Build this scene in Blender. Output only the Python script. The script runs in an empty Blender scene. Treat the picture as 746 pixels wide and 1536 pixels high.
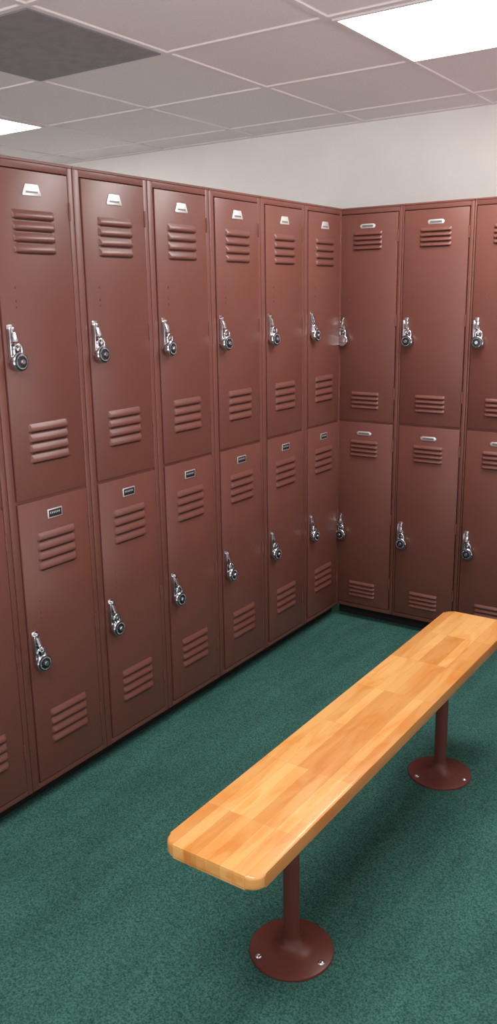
import bpy, bmesh, math, random
from mathutils import Matrix, Vector
random.seed(7)
sc=bpy.context.scene
try:
    sc.view_settings.view_transform='Standard'; sc.view_settings.exposure=0.0
except Exception: pass
FLOOR=-0.055; CEIL=2.158; W=0.305; HT=1.7157; DEPTH=0.45

# ---------------- materials ----------------
def srgb(r,g,b):
    f=lambda c:(c/255/12.92) if c/255<=0.04045 else ((c/255+0.055)/1.055)**2.4
    return (f(r),f(g),f(b),1)
def mat(name,col,rough=0.5,metal=0.0,**kw):
    m=bpy.data.materials.new(name); m.use_nodes=True
    b=m.node_tree.nodes['Principled BSDF']
    b.inputs['Base Color'].default_value=col
    b.inputs['Roughness'].default_value=rough
    b.inputs['Metallic'].default_value=metal
    for k,v in kw.items(): b.inputs[k.replace('_',' ')].default_value=v
    return m
def N(m,t,**kw):
    n=m.node_tree.nodes.new(t)
    for k,v in kw.items(): setattr(n,k,v)
    return n
def L(m,a,b): m.node_tree.links.new(a,b)
def bsdf(m): return m.node_tree.nodes['Principled BSDF']
def noise_variation(m,c1,c2,scale,detail=3,bump_scale=None,bump=0.1,dist=0.002,sx=(1,1,1)):
    tc=N(m,'ShaderNodeTexCoord'); mp=N(m,'ShaderNodeMapping'); mp.inputs['Scale'].default_value=sx
    L(m,tc.outputs['Object'],mp.inputs['Vector'])
    n=N(m,'ShaderNodeTexNoise'); n.inputs['Scale'].default_value=scale; n.inputs['Detail'].default_value=detail
    L(m,mp.outputs[0],n.inputs['Vector'])
    r=N(m,'ShaderNodeValToRGB'); r.color_ramp.elements[0].position=0.3; r.color_ramp.elements[1].position=0.7
    r.color_ramp.elements[0].color=c1; r.color_ramp.elements[1].color=c2
    L(m,n.outputs['Fac'],r.inputs['Fac']); L(m,r.outputs['Color'],bsdf(m).inputs['Base Color'])
    if bump_scale:
        n2=N(m,'ShaderNodeTexNoise'); n2.inputs['Scale'].default_value=bump_scale; n2.inputs['Detail'].default_value=2
        L(m,mp.outputs[0],n2.inputs['Vector'])
        bp=N(m,'ShaderNodeBump'); bp.inputs['Strength'].default_value=bump; bp.inputs['Distance'].default_value=dist
        L(m,n2.outputs['Fac'],bp.inputs['Height']); L(m,bp.outputs[0],bsdf(m).inputs['Normal'])
    return r

m_lock=mat('painted_steel_brown',srgb(108,64,55),0.36)
noise_variation(m_lock,srgb(107,63,54),srgb(113,68,59),3,3,700,0.12,0.001)
m_dark=mat('recess_shade',srgb(24,20,20),0.8)  # near-black stands in for the shadow gap under the lockers
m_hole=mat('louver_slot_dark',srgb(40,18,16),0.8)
m_chrome=mat('chrome',(0.66,0.66,0.69,1),0.16,1.0)
m_nick=mat('label_nickel',(0.8,0.8,0.79,1),0.35,0.7)
m_black=mat('dial_black',(0.012,0.014,0.02,1),0.3)
m_grey=mat('label_print_grey',(0.2,0.2,0.2,1),0.4,0.5)
m_white=mat('dial_tick_white',(0.8,0.8,0.8,1),0.5)
m_pole=mat('painted_pole_brown',srgb(106,54,46),0.35)
m_wall=mat('wall_paint',srgb(240,238,233),0.85)
noise_variation(m_wall,srgb(238,235,229),srgb(243,241,236),4,2,300,0.08,0.001)

# carpet
m_car=mat('carpet_green',srgb(45,104,92),1.0)
tc=N(m_car,'ShaderNodeTexCoord')
n1=N(m_car,'ShaderNodeTexNoise'); n1.inputs['Scale'].default_value=230; n1.inputs['Detail'].default_value=3
n2=N(m_car,'ShaderNodeTexNoise'); n2.inputs['Scale'].default_value=5; n2.inputs['Detail'].default_value=5
mp=N(m_car,'ShaderNodeMapping'); mp.inputs['Scale'].default_value=(2.5,0.6,1)
L(m_car,tc.outputs['Object'],n1.inputs['Vector']); L(m_car,tc.outputs['Object'],mp.inputs['Vector']); L(m_car,mp.outputs[0],n2.inputs['Vector'])
r1=N(m_car,'ShaderNodeValToRGB'); r1.color_ramp.elements[0].position=0.3; r1.color_ramp.elements[1].position=0.7
r1.color_ramp.elements[0].color=srgb(30,70,64); r1.color_ramp.elements[1].color=srgb(76,120,110)
r2=N(m_car,'ShaderNodeValToRGB'); r2.color_ramp.elements[0].position=0.25; r2.color_ramp.elements[1].position=0.75
r2.color_ramp.elements[0].color=(0.76,0.76,0.78,1); r2.color_ramp.elements[1].color=(1.18,1.16,1.14,1)
mx=N(m_car,'ShaderNodeMix'); mx.data_type='RGBA'; mx.blend_type='MULTIPLY'; mx.inputs[0].default_value=1
L(m_car,n1.outputs['Fac'],r1.inputs[0]); L(m_car,n2.outputs['Fac'],r2.inputs[0])
L(m_car,r1.outputs[0],mx.inputs[6]); L(m_car,r2.outputs[0],mx.inputs[7]); L(m_car,mx.outputs[2],bsdf(m_car).inputs['Base Color'])
bp=N(m_car,'ShaderNodeBump'); bp.inputs['Strength'].default_value=0.7; bp.inputs['Distance'].default_value=0.004
L(m_car,n1.outputs['Fac'],bp.inputs['Height']); L(m_car,bp.outputs[0],bsdf(m_car).inputs['Normal'])
bsdf(m_car).inputs['Specular IOR Level'].default_value=0.1

# ceiling tile
m_tile=mat('acoustic_tile',srgb(236,226,226),0.95)
noise_variation(m_tile,srgb(230,220,221),srgb(238,229,229),160,4,220,0.25,0.002)
m_grid=mat('ceiling_grid_white',srgb(228,218,218),0.6)
m_vent=mat('return_vent_grey',srgb(134,126,131),0.7)
noise_variation(m_vent,srgb(132,124,129),srgb(144,136,141),20,2,500,0.3,0.002)
m_em=bpy.data.materials.new('light_diffuser'); m_em.use_nodes=True
nt=m_em.node_tree; nt.nodes.clear()
o=nt.nodes.new('ShaderNodeOutputMaterial'); e=nt.nodes.new('ShaderNodeEmission')
e.inputs['Color'].default_value=(1.0,0.985,0.97,1); e.inputs['Strength'].default_value=15.0
nt.links.new(e.outputs[0],o.inputs[0])

# wood
m_wood=mat('maple_butcher_block',srgb(232,170,98),0.28)
bsdf(m_wood).inputs['Coat Weight'].default_value=0.6; bsdf(m_wood).inputs['Coat Roughness'].default_value=0.2
tc=N(m_wood,'ShaderNodeTexCoord'); mp=N(m_wood,'ShaderNodeMapping'); mp.inputs['Rotation'].default_value=(0,0,math.pi/2)
L(m_wood,tc.outputs['Object'],mp.inputs['Vector'])
br=N(m_wood,'ShaderNodeTexBrick'); br.offset=0.37; br.offset_frequency=1; br.squash=1.0
br.inputs['Scale'].default_value=1.0; br.inputs['Mortar Size'].default_value=0.0003; br.inputs['Mortar Smooth'].default_value=0.3
br.inputs['Brick Width'].default_value=0.22; br.inputs['Row Height'].default_value=0.0277; br.inputs['Bias'].default_value=0.0
br.inputs['Color1'].default_value=srgb(212,146,78); br.inputs['Color2'].default_value=srgb(238,184,114); br.inputs['Mortar'].default_value=srgb(200,132,68)
L(m_wood,mp.outputs[0],br.inputs['Vector'])
mp2=N(m_wood,'ShaderNodeMapping'); mp2.inputs['Scale'].default_value=(26,5,26); L(m_wood,tc.outputs['Object'],mp2.inputs['Vector'])
ng=N(m_wood,'ShaderNodeTexNoise'); ng.inputs['Scale'].default_value=1; ng.inputs['Detail'].default_value=5; ng.inputs['Distortion'].default_value=1.0
L(m_wood,mp2.outputs[0],ng.inputs['Vector'])
rg=N(m_wood,'ShaderNodeValToRGB'); rg.color_ramp.elements[0].position=0.34; rg.color_ramp.elements[1].position=0.55
rg.color_ramp.elements[0].color=(0.94,0.73,0.46,1); rg.color_ramp.elements[1].color=(1.03,1.03,1.0,1)
L(m_wood,ng.outputs['Fac'],rg.inputs[0])
mx=N(m_wood,'ShaderNodeMix'); mx.data_type='RGBA'; mx.blend_type='MULTIPLY'; mx.inputs[0].default_value=1.0
L(m_wood,br.outputs['Color'],mx.inputs[6]); L(m_wood,rg.outputs[0],mx.inputs[7]); L(m_wood,mx.outputs[2],bsdf(m_wood).inputs['Base Color'])

# ---------------- mesh helpers ----------------
def box(bm,x0,x1,y0,y1,z0,z1,mi=0,bev=0.0,seg=1,M=None):
    t=bmesh.new(); bmesh.ops.create_cube(t,size=1)
    for v in t.verts:
        v.co=Vector(((x0+x1)/2+v.co.x*(x1-x0),(y0+y1)/2+v.co.y*(y1-y0),(z0+z1)/2+v.co.z*(z1-z0)))
    if bev>0: bmesh.ops.bevel(t,geom=list(t.edges),offset=bev,segments=seg,profile=0.5,affect='EDGES')
    merge(bm,t,mi,M)
def merge(bm,t,mi,M=None,smooth=False):
    if M is not None: bmesh.ops.transform(t,matrix=M,verts=t.verts)
    me=bpy.data.meshes.new('tmp')
    for f in t.faces: f.material_index=mi; f.smooth=smooth
    t.to_mesh(me); t.free(); bm.from_mesh(me); bpy.data.meshes.remove(me)
def cyl(bm,c,r,h,axis='Z',mi=0,seg=24,r2=None,bev=0,smooth=True):
    t=bmesh.new(); bmesh.ops.create_cone(t,cap_ends=True,segments=seg,radius1=r,radius2=r if r2 is None else r2,depth=h)
    R={'Z':Matrix(),'Y':Matrix.Rotation(math.pi/2,4,'X'),'X':Matrix.Rotation(math.pi/2,4,'Y')}[axis]
    merge(bm,t,mi,Matrix.Translation(c)@R,smooth)
def prism(bm,poly,y0,y1,mi=0,bev=0.0):
    t=bmesh.new()
    a=[t.verts.new((x,y0,z)) for x,z in poly]; b=[t.verts.new((x,y1,z)) for x,z in poly]; n=len(poly)
    t.faces.new(a); t.faces.new(b[::-1])
    for k in range(n): t.faces.new((a[k],b[k],b[(k+1)%n],a[(k+1)%n]))
    bmesh.ops.recalc_face_normals(t,faces=t.faces)
    if bev>0: bmesh.ops.bevel(t,geom=list(t.edges),offset=bev,segments=2,profile=0.5,affect='EDGES')
    merge(bm,t,mi)
def tube(bm,pts,r,mi=0,seg=10):
    t=bmesh.new(); rings=[]
    for i,p in enumerate(pts):
        p=Vector(p); d=(Vector(pts[min(i+1,len(pts)-1)])-Vector(pts[max(i-1,0)])).normalized()
        a=d.cross(Vector((0,1,0))); a.normalize(); b=d.cross(a)
        rings.append([t.verts.new(p+a*r*math.cos(2*math.pi*k/seg)+b*r*math.sin(2*math.pi*k/seg)) for k in range(seg)])
    for i in range(len(rings)-1):
        for k in range(seg): t.faces.new((rings[i][k],rings[i][(k+1)%seg],rings[i+1][(k+1)%seg],rings[i+1][k]))
    t.faces.new(rings[0][::-1]); t.faces.new(rings[-1])
    bmesh.ops.recalc_face_normals(t,faces=t.faces)
    merge(bm,t,mi,None,True)
def lathe(bm,prof,mi=0,seg=48,M=None):
    t=bmesh.new(); rings=[]
    for r,z in prof:
        rings.append([t.verts.new((max(r,1e-5)*math.cos(2*math.pi*k/seg),max(r,1e-5)*math.sin(2*math.pi*k/seg),z)) for k in range(seg)])
    for i in range(len(rings)-1):
        for k in range(seg): t.faces.new((rings[i][k],rings[i][(k+1)%seg],rings[i+1][(k+1)%seg],rings[i+1][k]))
    bmesh.ops.remove_doubles(t,verts=t.verts,dist=2e-5)
    bmesh.ops.recalc_face_normals(t,faces=t.faces)
    merge(bm,t,mi,M,True)
def mesh_from(bm,name,mats,autosmooth=None):
    me=bpy.data.meshes.new(name); bm.to_mesh(me); bm.free()
    for m in mats: me.materials.append(m)
    if autosmooth is not None:
        try: me.set_sharp_from_angle(angle=math.radians(autosmooth))
        except Exception: pass
    return me
def obj(name,me,loc=(0,0,0),rz=0,parent=None):
    o=bpy.data.objects.new(name,me); sc.collection.objects.link(o); o.location=loc; o.rotation_euler=(0,0,rz)
    if parent: o.parent=parent
    return o

def louver(bm,xc,w,zt,h,y0,d=0.0075,mi=0):
    t=bmesh.new()
    prof=[(0,0),(0.15,0.25),(0.4,0.75),(0.62,1.0),(0.8,0.98),(0.9,0.75),(0.97,0.15),(1.0,0)]
    cols=[(-1,0.0),(-0.975,0.45),(-0.93,0.85),(-0.88,1.0),(0.88,1.0),(0.93,0.85),(0.975,0.45),(1,0.0)]
    g=[[t.verts.new((xc+a*w/2,y0-d*p*k,zt-h*(s if abs(a)<0.99 else 0.15+0.75*s))) for a,k in cols] for s,p in prof]
    for i in range(len(prof)-1):
        for j in range(len(cols)-1):
            t.faces.new((g[i][j],g[i+1][j],g[i+1][j+1],g[i][j+1]))
    merge(bm,t,mi,None,True)
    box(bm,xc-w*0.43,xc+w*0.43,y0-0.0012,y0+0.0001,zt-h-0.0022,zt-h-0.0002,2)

ZL={'L':(1.312,0.480),'B':(1.282,0.432)}
def build_locker(name,w,dl,dr,style):
    bm=bmesh.new(); g=0.003; F=0.0
    zs=[(0.852,1.689),(0.020,0.843)]
    box(bm,0.001,w-0.001,0.012,DEPTH,0.0,HT-0.002,0)          # carcass
    box(bm,0.0008,dl-g,F,0.02,0.0,HT,0,0.0018,2)
    box(bm,dr+g,w-0.0008,F,0.02,0.0,HT,0,0.0018,2)
    box(bm,dl-g-0.001,dr+g+0.001,F+0.0003,0.02,1.689+g,HT,0,0.0015,2)
    box(bm,dl-g-0.001,dr+g+0.001,F+0.0003,0.02,0,0.020-g,0,0.0015,2)
    box(bm,dl-g,dr+g,0.004,0.02,0.838,0.857,0)
    box(bm,0.0008,w-0.0008,-0.002,0.03,HT-0.006,HT+0.001,0,0.001,1)   # top lip
    y0=-0.003
    lc=(dl+dr)/2
    for ti,(z0,z1) in enumerate(zs):
        box(bm,dl,dr,y0,0.011,z0,z1,0,0.002,2)
        if style=='L':
            n,p,h,lw=4,0.0277,0.0225,0.142
            zt=(1.594,0.751)[ti]; zb=(1.052,0.226)[ti]
        else:
            n,p,h,lw=4,0.0185,0.015,0.128
            zt=(1.622,0.767)[ti]; zb=(0.974,0.126)[ti]
        for k in range(n):
            louver(bm,lc,lw,zt-k*p,h,y0); louver(bm,lc,lw,zb-k*p,h,y0)
        zl=(1.643,0.798)[ti]
        if style=='L' and ti==0:
            prism(bm,[(lc-0.031,zl-0.014),(lc+0.031,zl-0.014),(lc+0.031,zl-0.009),(lc+0.021,zl+0.014),(lc-0.021,zl+0.014),(lc-0.031,zl-0.009)],y0-0.002,y0,1,0.0007)
            for zz,hw in ((-0.005,0.020),):
                box(bm,lc-hw,lc+hw,y0-0.0023,y0-0.001,zl+zz-0.0025,zl+zz+0.0025,5)
        elif style=='L':
            box(bm,lc-0.027,lc+0.027,y0-0.002,y0,zl-0.013,zl+0.013,1,0.0007,2)
            box(bm,lc-0.0235,lc+0.0235,y0-0.0023,y0-0.001,zl-0.0098,zl+0.0098,3)
            for kx in range(6):
                xx=lc-0.017+kx*0.0065
                box(bm,xx-0.0016,xx+0.0016,y0-0.0026,y0-0.002,zl-0.001,zl+0.005,1)
        else:
            prism(bm,[(lc-0.030,zl-0.009),(lc+0.030,zl-0.009),(lc+0.034,zl-0.003),(lc+0.034,zl+0.003),(lc+0.026,zl+0.008),(lc-0.026,zl+0.008),(lc-0.034,zl+0.003),(lc-0.034,zl-0.003)],y0-0.002,y0,1,0.0007)
            box(bm,lc-0.024,lc+0.024,y0-0.0023,y0-0.001,zl-0.005,zl+0.003,5)
        zh=(1.37,0.525)[ti]
        for dz in (0.034,0.0,-0.016):
            cyl(bm,(dl+0.052,y0,zh+dz),0.0035,0.003,'Y',0,12)
        for zz in (z1-0.09,(z0+z1)/2,z0+0.12):
            cyl(bm,(dr+0.002,y0-0.0005,zz),0.003,0.045,'Z',0,10)
    for ti in range(2):
        zt=ZL[style][ti]
        x=dl+0.021
        prism(bm,[(x-0.012,zt-0.096),(x+0.013,zt-0.096),(x+0.013,zt-0.045),(x+0.008,zt-0.030),(x+0.008,zt),(x-0.012,zt)],y0-0.003,y0,4,0.001)
        box(bm,x-0.012,x-0.007,y0-0.012,y0,zt-0.090,zt-0.010,4,0.0012,2)
        box(bm,x-0.004,x+0.009,y0-0.010,y0,zt-0.034,zt-0.006,4,0.003,2)
        t=Matrix.Translation((x+0.003,y0-0.011,zt-0.030))@Matrix.Rotation(math.radians(-22),4,'X')
        box(bm,-0.007,0.007,-0.003,0.003,-0.014,0.014,4,0.0012,2,t)
        box(bm,x+0.003,x+0.0155,y0-0.020,y0,zt-0.066,zt-0.0575,4,0.002,2)
        for k in range(7):
            box(bm,x-0.006,x+0.006,y0-0.0042,y0,zt-0.040-k*0.006,zt-0.0375-k*0.006,3)
    return mesh_from(bm,name,[m_lock,m_nick,m_hole,m_black,m_chrome,m_grey],35)

meL=build_locker('locker_mesh_a',W,0.028,0.283,'L')
WB=0.292
meB=build_locker('locker_mesh_b',WB,0.011,0.274,'B')

def build_padlock(flip=False):
    bm=bmesh.new()
    M=Matrix.Rotation(math.pi/2,4,'X')
    lathe(bm,[(0,-0.010),(0.018,-0.010),(0.0230,-0.0085),(0.0250,-0.005),(0.0250,0.005),(0.0238,0.0085),(0.0220,0.0098),(0.0213,0.0088),(0,0.0088)],0,40,M)
    if not flip:
        lathe(bm,[(0,0.0092),(0.0213,0.0092),(0.0213,0.0105),(0.0196,0.0118),(0.0115,0.0125),(0.0,0.0125)],1,40,M)
        lathe(bm,[(0.0072,0.0125),(0.0068,0.0175),(0.0058,0.0190),(0,0.0190)],0,24,M)
        for k in range(40):
            a=2*math.pi*k/40; l=0.0035 if k%5==0 else 0.0018
            t=Matrix.Rotation(a,4,'Y')@Matrix.Translation((0,-0.0122,0.0182-l/2))
            box(bm,-0.0003,0.0003,-0.0004,0.0004,-l/2,l/2,2,0,1,t)
    else:
        lathe(bm,[(0.012,0.0088),(0.012,0.0098),(0.0105,0.0102),(0,0.0102)],0,30,M)
    pts=[(-0.0125,0,0.014)]+[(-0.0125,0,0.020+0.004*k) for k in range(3)]
    pts+=[(-0.0125*math.cos(a),0,0.031+0.0125*math.sin(a)) for a in [math.pi*i/12 for i in range(13)]]
    pts+=[(0.0125,0,0.028),(0.0125,0,0.014)]
    tube(bm,pts,0.0037,0)
    return mesh_from(bm,'padlock_mesh',[m_chrome,m_black,m_white],40)
mePad=build_padlock(); mePadB=build_padlock(True)

def place_row(me,count,pos,rz,w,style,dl):
    for i in range(count):
        lx,ly=pos(i)
        obj('double_tier_locker',me,(lx,ly,0),rz)
        for ti in range(2):
            zc=ZL[style][ti]-0.0935
            u=dl+0.031; R=Matrix.Rotation(rz,3,'Z')
            v=R@Vector((u,-0.0178,0))
            mm=mePadB if (style=='B' and i==0 and ti==0) else mePad
            p=obj('combination_padlock',mm,(lx+v.x,ly+v.y,zc))
            p.rotation_euler=(random.uniform(-0.05,0.0),random.uniform(-0.10,0.10),rz+random.uniform(-0.12,0.12))
NL=10
place_row(meL,NL,lambda i:(0.0,-(i+1)*W),math.pi/2,W,'L',0.028)
place_row(meB,8,lambda i:(-0.024+i*WB,0.0),0.0,WB,'B',0.011)

bm=bmesh.new(); box(bm,-DEPTH+0.02,-0.05,-NL*W,0.03,FLOOR,0,0); obj('locker_base',mesh_from(bm,'lb',[m_dark]))
bm=bmesh.new(); box(bm,-0.02,8*WB-0.03,0.05,DEPTH-0.02,FLOOR,0,0); obj('locker_base',mesh_from(bm,'lb2',[m_dark]))

# ---------------- room (front and right walls left out so the world fill gets in) ----------------
XL,XR,YF,YB=-4.2,3.2,-4.4,0.644
def slab(name,x0,x1,y0,y1,z0,z1,m):
    bm=bmesh.new(); box(bm,x0,x1,y0,y1,z0,z1); return obj(name,mesh_from(bm,name,[m]))
slab('floor',XL,XR,YF,YB,FLOOR-0.1,FLOOR,m_car)
slab('wall_back',XL-0.1,XR+0.1,YB,YB+0.1,FLOOR-0.1,CEIL+0.15,m_wall)
slab('wall_left',XL-0.1,XL,YF,YB,FLOOR-0.1,CEIL+0.15,m_wall)
T=0.61; GX=0.378; GY=-0.21
bm=bmesh.new()
box(bm,XL,XR,YF,YB,CEIL+0.012,CEIL+0.15,0)
gx=[GX+T*k for k in range(-8,6) if XL<GX+T*k<XR]
gy=[GY+T*k for k in range(-9,3) if YF<GY+T*k<YB]
for x in gx: box(bm,x-0.011,x+0.011,YF,YB,CEIL+0.006,CEIL+0.013,1)
for y in gy: box(bm,XL,XR,y-0.011,y+0.011,CEIL+0.0063,CEIL+0.013,1)
for (a,b,c,d) in [(XL,XR,YB-0.022,YB),(XL,XL+0.022,YF,YB)]:
    box(bm,a,b,c,d,CEIL+0.005,CEIL+0.013,1)
obj('ceiling',mesh_from(bm,'ceiling',[m_tile,m_grid]))
def fixture(x0,y0,nx):
    x1=x0+T*nx; y1=y0+T
    bm=bmesh.new(); a=0.013
    box(bm,x0+a,x1-a,y0+a,y0+a+0.012,CEIL+0.001,CEIL+0.0118,0); box(bm,x0+a,x1-a,y1-a-0.012,y1-a,CEIL+0.001,CEIL+0.0118,0)
    box(bm,x0+a,x0+a+0.012,y0+a+0.012,y1-a-0.012,CEIL+0.001,CEIL+0.0118,0); box(bm,x1-a-0.012,x1-a,y0+a+0.012,y1-a-0.012,CEIL+0.001,CEIL+0.0118,0)
    box(bm,x0+a+0.012,x1-a-0.012,y0+a+0.012,y1-a-0.012,CEIL+0.005,CEIL+0.0118,1)
    obj('ceiling_light_panel',mesh_from(bm,'clp',[m_grid,m_em]))
fixture(GX,GY-T,2)
fixture(GX-5*T,GY-T,2)
fixture(GX,GY-5*T,2)  # out-of-view panel, added for more light from the camera side
bm=bmesh.new(); x0=GX-2*T; y0=GY-2*T
box(bm,x0+0.013,x0+T-0.013,y0+0.013,y0+T-0.013,CEIL+0.003,CEIL+0.0118,0,0.001,1)
obj('ceiling_air_return_grille',mesh_from(bm,'vent',[m_vent]))

# ---------------- bench ----------------
BX=0.908; BW=0.222; BY0=-2.190; BY1=-0.735; BZ=0.366; BT=0.029
bench=bpy.data.objects.new('locker_room_bench',None); sc.collection.objects.link(bench); bench.location=(BX,(BY0+BY1)/2,FLOOR)
bm=bmesh.new(); t=bmesh.new()
hx=BW/2; hy=(BY1-BY0)/2; cr=0.028; ring=[]
for cx,cy,a0 in [(hx-cr,hy-cr,0),(-hx+cr,hy-cr,90),(-hx+cr,-hy+cr,180),(hx-cr,-hy+cr,270)]:
    for k in range(9):
        a=math.radians(a0+90*k/8); ring.append((cx+cr*math.cos(a),cy+cr*math.sin(a)))
zt=BZ-FLOOR
vb=[t.verts.new((x,y,zt-BT)) for x,y in ring]; vt=[t.verts.new((x,y,zt)) for x,y in ring]
t.faces.new(vb[::-1]); t.faces.new(vt); n=len(ring)
for k in range(n): t.faces.new((vb[k],vb[(k+1)%n],vt[(k+1)%n],vt[k]))
es=[e for e in t.edges if abs(e.verts[0].co.z-e.verts[1].co.z)<1e-6]
bmesh.ops.bevel(t,geom=es,offset=0.006,segments=4,profile=0.5,affect='EDGES')
merge(bm,t,0,None,True)
obj('bench_top',mesh_from(bm,'bench_top',[m_wood],40),parent=bench)
ym=(BY0+BY1)/2
for i,py in enumerate((-1.887,-1.018)):
    bm=bmesh.new(); top=zt-BT
    lathe(bm,[(0,0.0),(0.095,0.0),(0.0955,0.003),(0.094,0.006),(0.080,0.010),(0.055,0.014),(0.035,0.019),(0.0235,0.028),(0.0195,0.040),(0.0185,0.044),(0.0185,top-0.03),(0.0215,top-0.029),(0.0215,top-0.006),(0.075,top-0.004),(0.077,top),(0,top)],0,64)
    for k in range(3):
        a=math.radians(-5+120*k)
        lathe(bm,[(0.0085,0.0),(0.0085,0.0105),(0.007,0.012),(0.0045,0.0135),(0,0.014)],1,16,Matrix.Translation((0.080*math.cos(a),0.080*math.sin(a),0)))
    obj('pedestal_leg_%d'%(i+1),mesh_from(bm,'pedestal',[m_pole,m_chrome],40),(0.903-BX,py-ym,0),parent=bench)

# world: added ambient fill, brighter below the horizon to lift the ceiling
w=bpy.data.worlds.new('World'); sc.world=w; w.use_nodes=True
nt=w.node_tree; bg=nt.nodes['Background']; bg.inputs[1].default_value=1.0
tcw=nt.nodes.new('ShaderNodeTexCoord'); sp=nt.nodes.new('ShaderNodeSeparateXYZ'); mr=nt.nodes.new('ShaderNodeMapRange'); cr_=nt.nodes.new('ShaderNodeValToRGB')
mr.inputs['From Min'].default_value=-0.5; mr.inputs['From Max'].default_value=0.5
nt.links.new(tcw.outputs['Generated'],sp.inputs[0]); nt.links.new(sp.outputs['Z'],mr.inputs['Value']); nt.links.new(mr.outputs[0],cr_.inputs[0]); nt.links.new(cr_.outputs[0],bg.inputs[0])
cr_.color_ramp.elements[0].position=0.38; cr_.color_ramp.elements[0].color=(2.6,2.45,2.47,1)
cr_.color_ramp.elements[1].position=0.55; cr_.color_ramp.elements[1].color=(0.55,0.54,0.55,1)

# ---------------- camera ----------------
C=Vector((1.74945,-3.26447,1.36977)); yaw,pitch,roll=-0.60144,-0.24715,-0.0158; fpx=1275.29
f=Vector((math.sin(yaw)*math.cos(pitch),math.cos(yaw)*math.cos(pitch),math.sin(pitch)))
r=f.cross(Vector((0,0,1))).normalized(); u=r.cross(f)
r2=math.cos(roll)*r+math.sin(roll)*u; u2=-math.sin(roll)*r+math.cos(roll)*u
cam=bpy.data.cameras.new('camera'); co=bpy.data.objects.new('camera',cam); sc.collection.objects.link(co)
cam.sensor_fit='VERTICAL'; cam.sensor_height=36; cam.lens=fpx/1536*36; cam.clip_start=0.02
Mx=Matrix.Identity(4)
for i in range(3):
    Mx[i][0]=r2[i]; Mx[i][1]=u2[i]; Mx[i][2]=-f[i]; Mx[i][3]=C[i]
co.matrix_world=Mx
sc.camera=co
